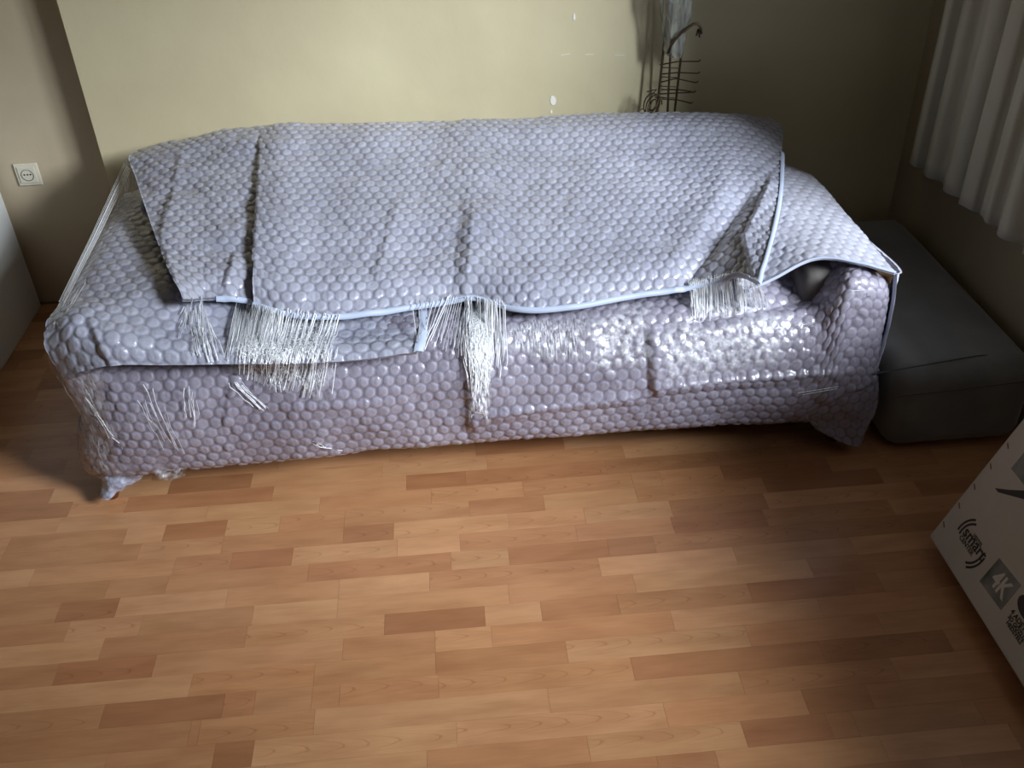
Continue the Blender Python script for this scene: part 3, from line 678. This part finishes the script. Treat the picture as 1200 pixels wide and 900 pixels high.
# ------------------------------------------------------------------ white cabinet at the left
cab = thing('cabinet', 'white cabinet with smooth side panel standing at left against the wall', 'cabinet', (-1.9, 2.85, 0))
def CB(o): o.location = (1.9, -2.85, 0); return o
CB(obj('body', box_bm(-2.30, -1.50, 2.50, 3.175, 0.0, 0.86, 0.003), M['white'], cab))
CB(obj('top_panel', box_bm(-2.31, -1.492, 2.48, 3.18, 0.861, 0.885, 0.003), M['white'], cab))
CB(obj('door', box_bm(-2.295, -1.905, 2.478, 2.499, 0.05, 0.855, 0.003), M['white'], cab))
CB(obj('door', box_bm(-1.895, -1.505, 2.478, 2.499, 0.05, 0.855, 0.003), M['white'], cab))

# ------------------------------------------------------------------ power socket
sc = (ony(17, 192, YB2)+ony(50, 215, YB2))/2
sock = thing('power_socket', 'square ivory wall socket with three dark holes beside white cabinet', 'socket', tuple(sc))
def RB(x0, x1, z0, z1, y0, y1, bev): return box_bm(x0, x1, y0, y1, z0, z1, bev, 2)
obj('plate', RB(-.039, .039, -.039, .039, -.009, 0, .003), M['plate'], sock)
obj('insert', RB(-.029, .029, -.029, .029, -.013, -.0085, .002), M['plate'], sock)
b = bmesh.new(); pts = [(0.0195*math.cos(a), -.0135, 0.0195*math.sin(a)) for a in np.linspace(0, 2*PI, 33)]
tube(b, pts, 0.0014, 6, False); obj('socket_ring', b, M['ink_grey'], sock, True)
for hx in (-.009, .001, .011):
    b = bmesh.new(); tube(b, [(hx, -.0145, 0.002), (hx, -.012, 0.002)], 0.0026, 10); obj('hole', b, M['black'], sock)

# ------------------------------------------------------------------ curtain
def curtain():
    nu, nv = 150, 46; V = np.zeros((nv+1, nu+1, 3))
    ys = np.linspace(2.80, 1.96, nu+1)
    for j in range(nv+1):
        f_ = j/nv
        for i, y in enumerate(ys):
            d = 2.80-y
            ph = 2*PI*d/0.105+0.9*math.sin(d*17)
            A = (0.015+0.009*f_)*(1+0.35*math.sin(d*23+1))
            x = 1.505+d*0.06+A*math.cos(ph)*-1+0.006*math.sin(2.3*ph+1)
            yy = y-0.009*math.sin(ph*2)*(0.5+0.5*f_)
            zbot = 0.505+0.008*math.cos(ph+.4)
            V[j, i] = (x, yy, 2.42+(zbot-2.42)*f_)
    o = mesh_np('curtain', V.reshape(-1, 3), grid_faces(nv+1, nu+1), M['curtain'], None)
    md = o.modifiers.new('thickness', 'SOLIDIFY'); md.thickness = 0.002
    return o
tag(curtain(), 'ivory curtain hanging in soft folds in front of the right wall', 'curtain')

# ------------------------------------------------------------------ leaning carton
bl = onz(1088, 628, 0.048); tl = ony(1200, 488, bl[1])
ub_ = (tl-bl)/np.linalg.norm(tl-bl); ua = np.array((0, -1.0, 0)); un = np.cross(ub_, ua); un = un if un[0] < 0 else -un
BW, BH, BT = 1.32, 0.80, 0.13
carton = thing('carton', 'large white printed television carton leaning against the right wall', 'box', tuple(bl))
def bx(a, b_, n=0.0): return ua*a+ub_*b_+un*n
def on_box(px, py, lift=0.0):
    d = ray(px, py); t = ((bl-CAM)@un)/(d@un); p = CAM+d*t-bl
    return p@ua, p@ub_
bb = bmesh.new(); bmesh.ops.create_cube(bb, size=1)
for v in bb.verts:
    c = v.co.copy(); p = bx((c.x+.5)*BW, (c.y+.5)*BH, (c.z-.5)*BT); v.co = Vector(tuple(p))
bmesh.ops.bevel(bb, geom=list(bb.edges), offset=.006, segments=3, profile=.5, affect='EDGES')
bmesh.ops.recalc_face_normals(bb, faces=bb.faces)
# the back lower edge must not sink: lift the carton by the little its thickness needs
low = min(v.co.z for v in bb.verts); 
obj('body', bb, M['carton'], carton, False); print('carton low', low+bl[2])
def poly(name, ab, m, lift=0.0006, parent=carton):
    pts = [bx(a, b_, lift) for a, b_ in ab]; lo = [bx(a, b_, 0.0) for a, b_ in ab]; n = len(pts)
    f = [tuple(range(n))]+[(i, i+n, (i+1) % n+n, (i+1) % n) for i in range(n)]
    return pydata(name, pts+lo, f, m, parent)
def text(name, s, px, py, size, m, parent=carton, sx=1.0, bold=0.0, lift=0.0008, align='LEFT'):
    cu = bpy.data.curves.new(name, 'FONT'); cu.body = s; cu.size = size; cu.extrude = 0.0002; cu.offset = bold; cu.align_x = align; cu.resolution_u = 3
    t = bpy.data.objects.new(name, cu); COL.objects.link(t)
    dg = bpy.context.evaluated_depsgraph_get(); me = bpy.data.meshes.new_from_object(t.evaluated_get(dg)); bpy.data.objects.remove(t)
    a0, b0 = on_box(px, py)
    for v in me.vertices: p = bx(a0+v.co.x*sx, b0+v.co.y, lift+v.co.z); v.co = Vector(tuple(p))
    me.materials.clear(); me.name = name
    return link(name, me, m, parent)
text('lettering', 'smart', 1128, 625, .040, M['ink'], bold=.0007)
text('lettering', 'CENTER', 1124, 630, .0165, M['ink'], bold=.0003)
text('lettering', 'VESTEL', 1140, 628, .0125, M['ink'], bold=.0003)
def arc(cx, cy, r, a0, a1, w):
    ab = []; A = np.linspace(a0, a1, 15)
    c = on_box(cx, cy)
    for a in A: ab.append((c[0]+(r+w/2)*math.cos(a), c[1]+(r+w/2)*math.sin(a)))
    for a in A[::-1]: ab.append((c[0]+(r-w/2)*math.cos(a), c[1]+(r-w/2)*math.sin(a)))
    v = [bx(a, b_, .0007) for a, b_ in ab]; n = len(A)
    f = [(i, i+1, 2*n-2-i, 2*n-1-i) for i in range(n-1)]
    return pydata('logo_arc', v, f, M['ink'], carton)
for r, w, da in ((.045, .0055, .66), (.055, .0055, .56)):
    arc(1138, 637, r, PI*.87-da, PI*.87+da, w); arc(1138, 637, r, -PI*.13-da, -PI*.13+da, w)
sq = [on_box(*p) for p in ((1148, 681), (1171, 654), (1197, 686), (1173, 715))]
poly('print_square', sq, M['ink_grey'])
text('lettering', '4K', 1160, 681, .060, M['ink_light'], bold=.0016, lift=.0013, sx=0.8)
text('lettering', '4 ADET', 1184, 717, .017, M['ink'], bold=.0004)
text('lettering', '3D GÖZLÜK', 1181, 723, .0135, M['ink'], bold=.0004)
text('lettering', 'HEDİYELİ', 1179, 730, .0135, M['ink'], bold=.0004)
c = on_box(1205, 714)
poly('glasses_print', [(c[0]+.036*math.cos(a), c[1]+.022*math.sin(a)) for a in np.linspace(0, 2*PI, 19)[:-1]], M['ink'])
# printed television: dark screen and its stand foot
s0 = on_box(1185, 549)
poly('screen_print', [(s0[0], s0[1]), (s0[0]+.62, s0[1]), (s0[0]+.62, s0[1]+.30), (s0[0], s0[1]+.30)], M['ink_grey'])
ft = [on_box(*p) for p in ((1166, 572), (1182, 574), (1206, 575), (1222, 580), (1222, 592), (1196, 584), (1170, 577))]
poly('stand_print', ft, M['ink'])
for (px, py) in ((1181, 519), (1161, 543), (1142, 567), (1124, 589), (1106, 611)):
    a, b_ = on_box(px, py); a2, b2 = on_box(px+0.6, py+7)
    d = np.array((a2-a, b2-b_)); nrm = np.array((-d[1], d[0])); nrm = nrm/np.linalg.norm(nrm)*.0014
    poly('staple', [(a-nrm[0], b_-nrm[1]), (a2-nrm[0], b2-nrm[1]), (a2+nrm[0], b2+nrm[1]), (a+nrm[0], b_+nrm[1])], M['ink_brown'], .001)

# ------------------------------------------------------------------ metal rack behind the sofa
YR = 3.035
rk = ony(784, 137, YR)
rack = thing('metal_rack', 'dark metal rack with hooks standing behind the sofa under a plastic bag', 'rack', (rk[0], YR, 0))
def RK(o): o.location = (-rk[0], -YR, 0); return o
def rod(name, pts, r, seg=8, Y=YR):
    b = bmesh.new(); tube(b, [p if len(p) == 3 and p[2] < 20 and abs(p[0]) < 5 else ony(p[0], p[1], Y) for p in pts], r, seg); return RK(obj(name, b, M['iron'], rack, True))
def foot(p): return (p[0], p[1], 0.0)
for (x0, y0_, x1, y1_) in ((777, 62, 769, 136), (786, 56, 782, 137), (798, 66, 790, 137)):
    a = ony(x0, y0_, YR); c = ony(x1, y1_, YR); top = a+(a-c)*0.9
    b = bmesh.new(); tube(b, [(c[0], YR, 0.02), c, a, top], 0.0038, 8); RK(obj('rod', b, M['iron'], rack, True))
base_c = ony(782, 137, YR)
b = bmesh.new(); tube(b, [(base_c[0], YR, 0.0), (base_c[0], YR, 0.018)], 0.055, 24); RK(obj('base', b, M['iron'], rack, True))
for (xa, ya, xm, ym, xb, yb) in ((773, 76, 795, 72, 819, 72), (773, 87, 795, 85, 818, 86), (772, 97, 792, 92, 816, 97), (773, 110, 793, 109, 813, 108), (775, 105, 796, 105, 814, 108), (776, 116, 794, 117, 810, 121)):
    A = ony(xa, ya, YR+.01); Bm = ony(xm, ym, YR-.012); C_ = ony(xb, yb, YR-.05)
    b = bmesh.new(); tube(b, [A, Bm, C_, C_+np.array((.004, -.004, .006))], 0.0022, 6); RK(obj('hook', b, M['iron'], rack, True))
for yy in (79, 90, 101, 114):
    b = bmesh.new(); tube(b, [ony(775-(yy-79)*.08, yy, YR-.005), ony(796-(yy-79)*.1, yy+1, YR-.005)], 0.0018, 6); RK(obj('crossbar', b, M['iron'], rack, True))
cs = ony(765, 123, YR-.02); b = bmesh.new()
for k in range(4):
    r0 = .030-.006*k; pts = [cs+np.array((r0*math.cos(a)*(1-.05*k), .006*k*math.sin(a), r0*1.25*math.sin(a+.4*k))) for a in np.linspace(k, k+2*PI*.85, 18)]
    tube(b, pts, .0022, 6)
tube(b, [cs+np.array((-.004, 0, .035)), cs+np.array((.01, 0, .05)), cs+np.array((-.022, 0, .045))], .0022, 6)
tube(b, [cs+np.array((-.03, 0, -.01)), cs+np.array((-.05, 0, -.02)), cs+np.array((-.062, 0, -.022))], .0022, 6)
RK(obj('scroll', b, M['iron'], rack, True))
b = bmesh.new(); tube(b, [ony(783, 62, YR-.03), ony(786, 54, YR-.045), ony(791, 46, YR-.055), ony(798, 39, YR-.06), ony(806, 33, YR-.06), ony(813, 28, YR-.06), ony(818, 28, YR-.06), ony(821, 32, YR-.06), ony(822, 39, YR-.06)], .005, 8, True, .004)
for (x, y) in ((816, 42), (820, 44), (822, 40)): tube(b, [ony(818, 34, YR-.05), ony(x, y, YR-.05)], .0025, 5)
RK(obj('curved_hook', b, M['iron'], rack, True))
# bag
prof = [(-60, 768, 822), (-30, 771, 817), (0, 774, 812), (15, 776, 810), (28, 777, 806), (40, 777, 803), (50, 779, 802), (60, 779, 801), (66, 785, 799)]
G = []
for (py, x0, x1) in prof:
    L_ = ony(x0, max(py, -80), YR-.01); R_ = ony(x1, max(py, -80), YR-.01); c = (L_+R_)/2; rx = abs(R_[0]-L_[0])/2
    G.append([c+np.array((rx*math.cos(a)*(1+.10*math.sin(7*a+py*.1)), min(rx, .05)*math.sin(a)*(1+.2*math.sin(5*a)), 0)) for a in np.linspace(0, 2*PI, 29)])
G = resample(np.array(G), .007); nn = normals(G); wv = waves(G, .003, .04, 77)
wv[:, -1] = wv[:, 0]; G = G+nn*wv[..., None]*0.8
RK(mesh_np('plastic_bag', G.reshape(-1, 3), grid_faces(*G.shape[:2]), M['film_bag'], rack))
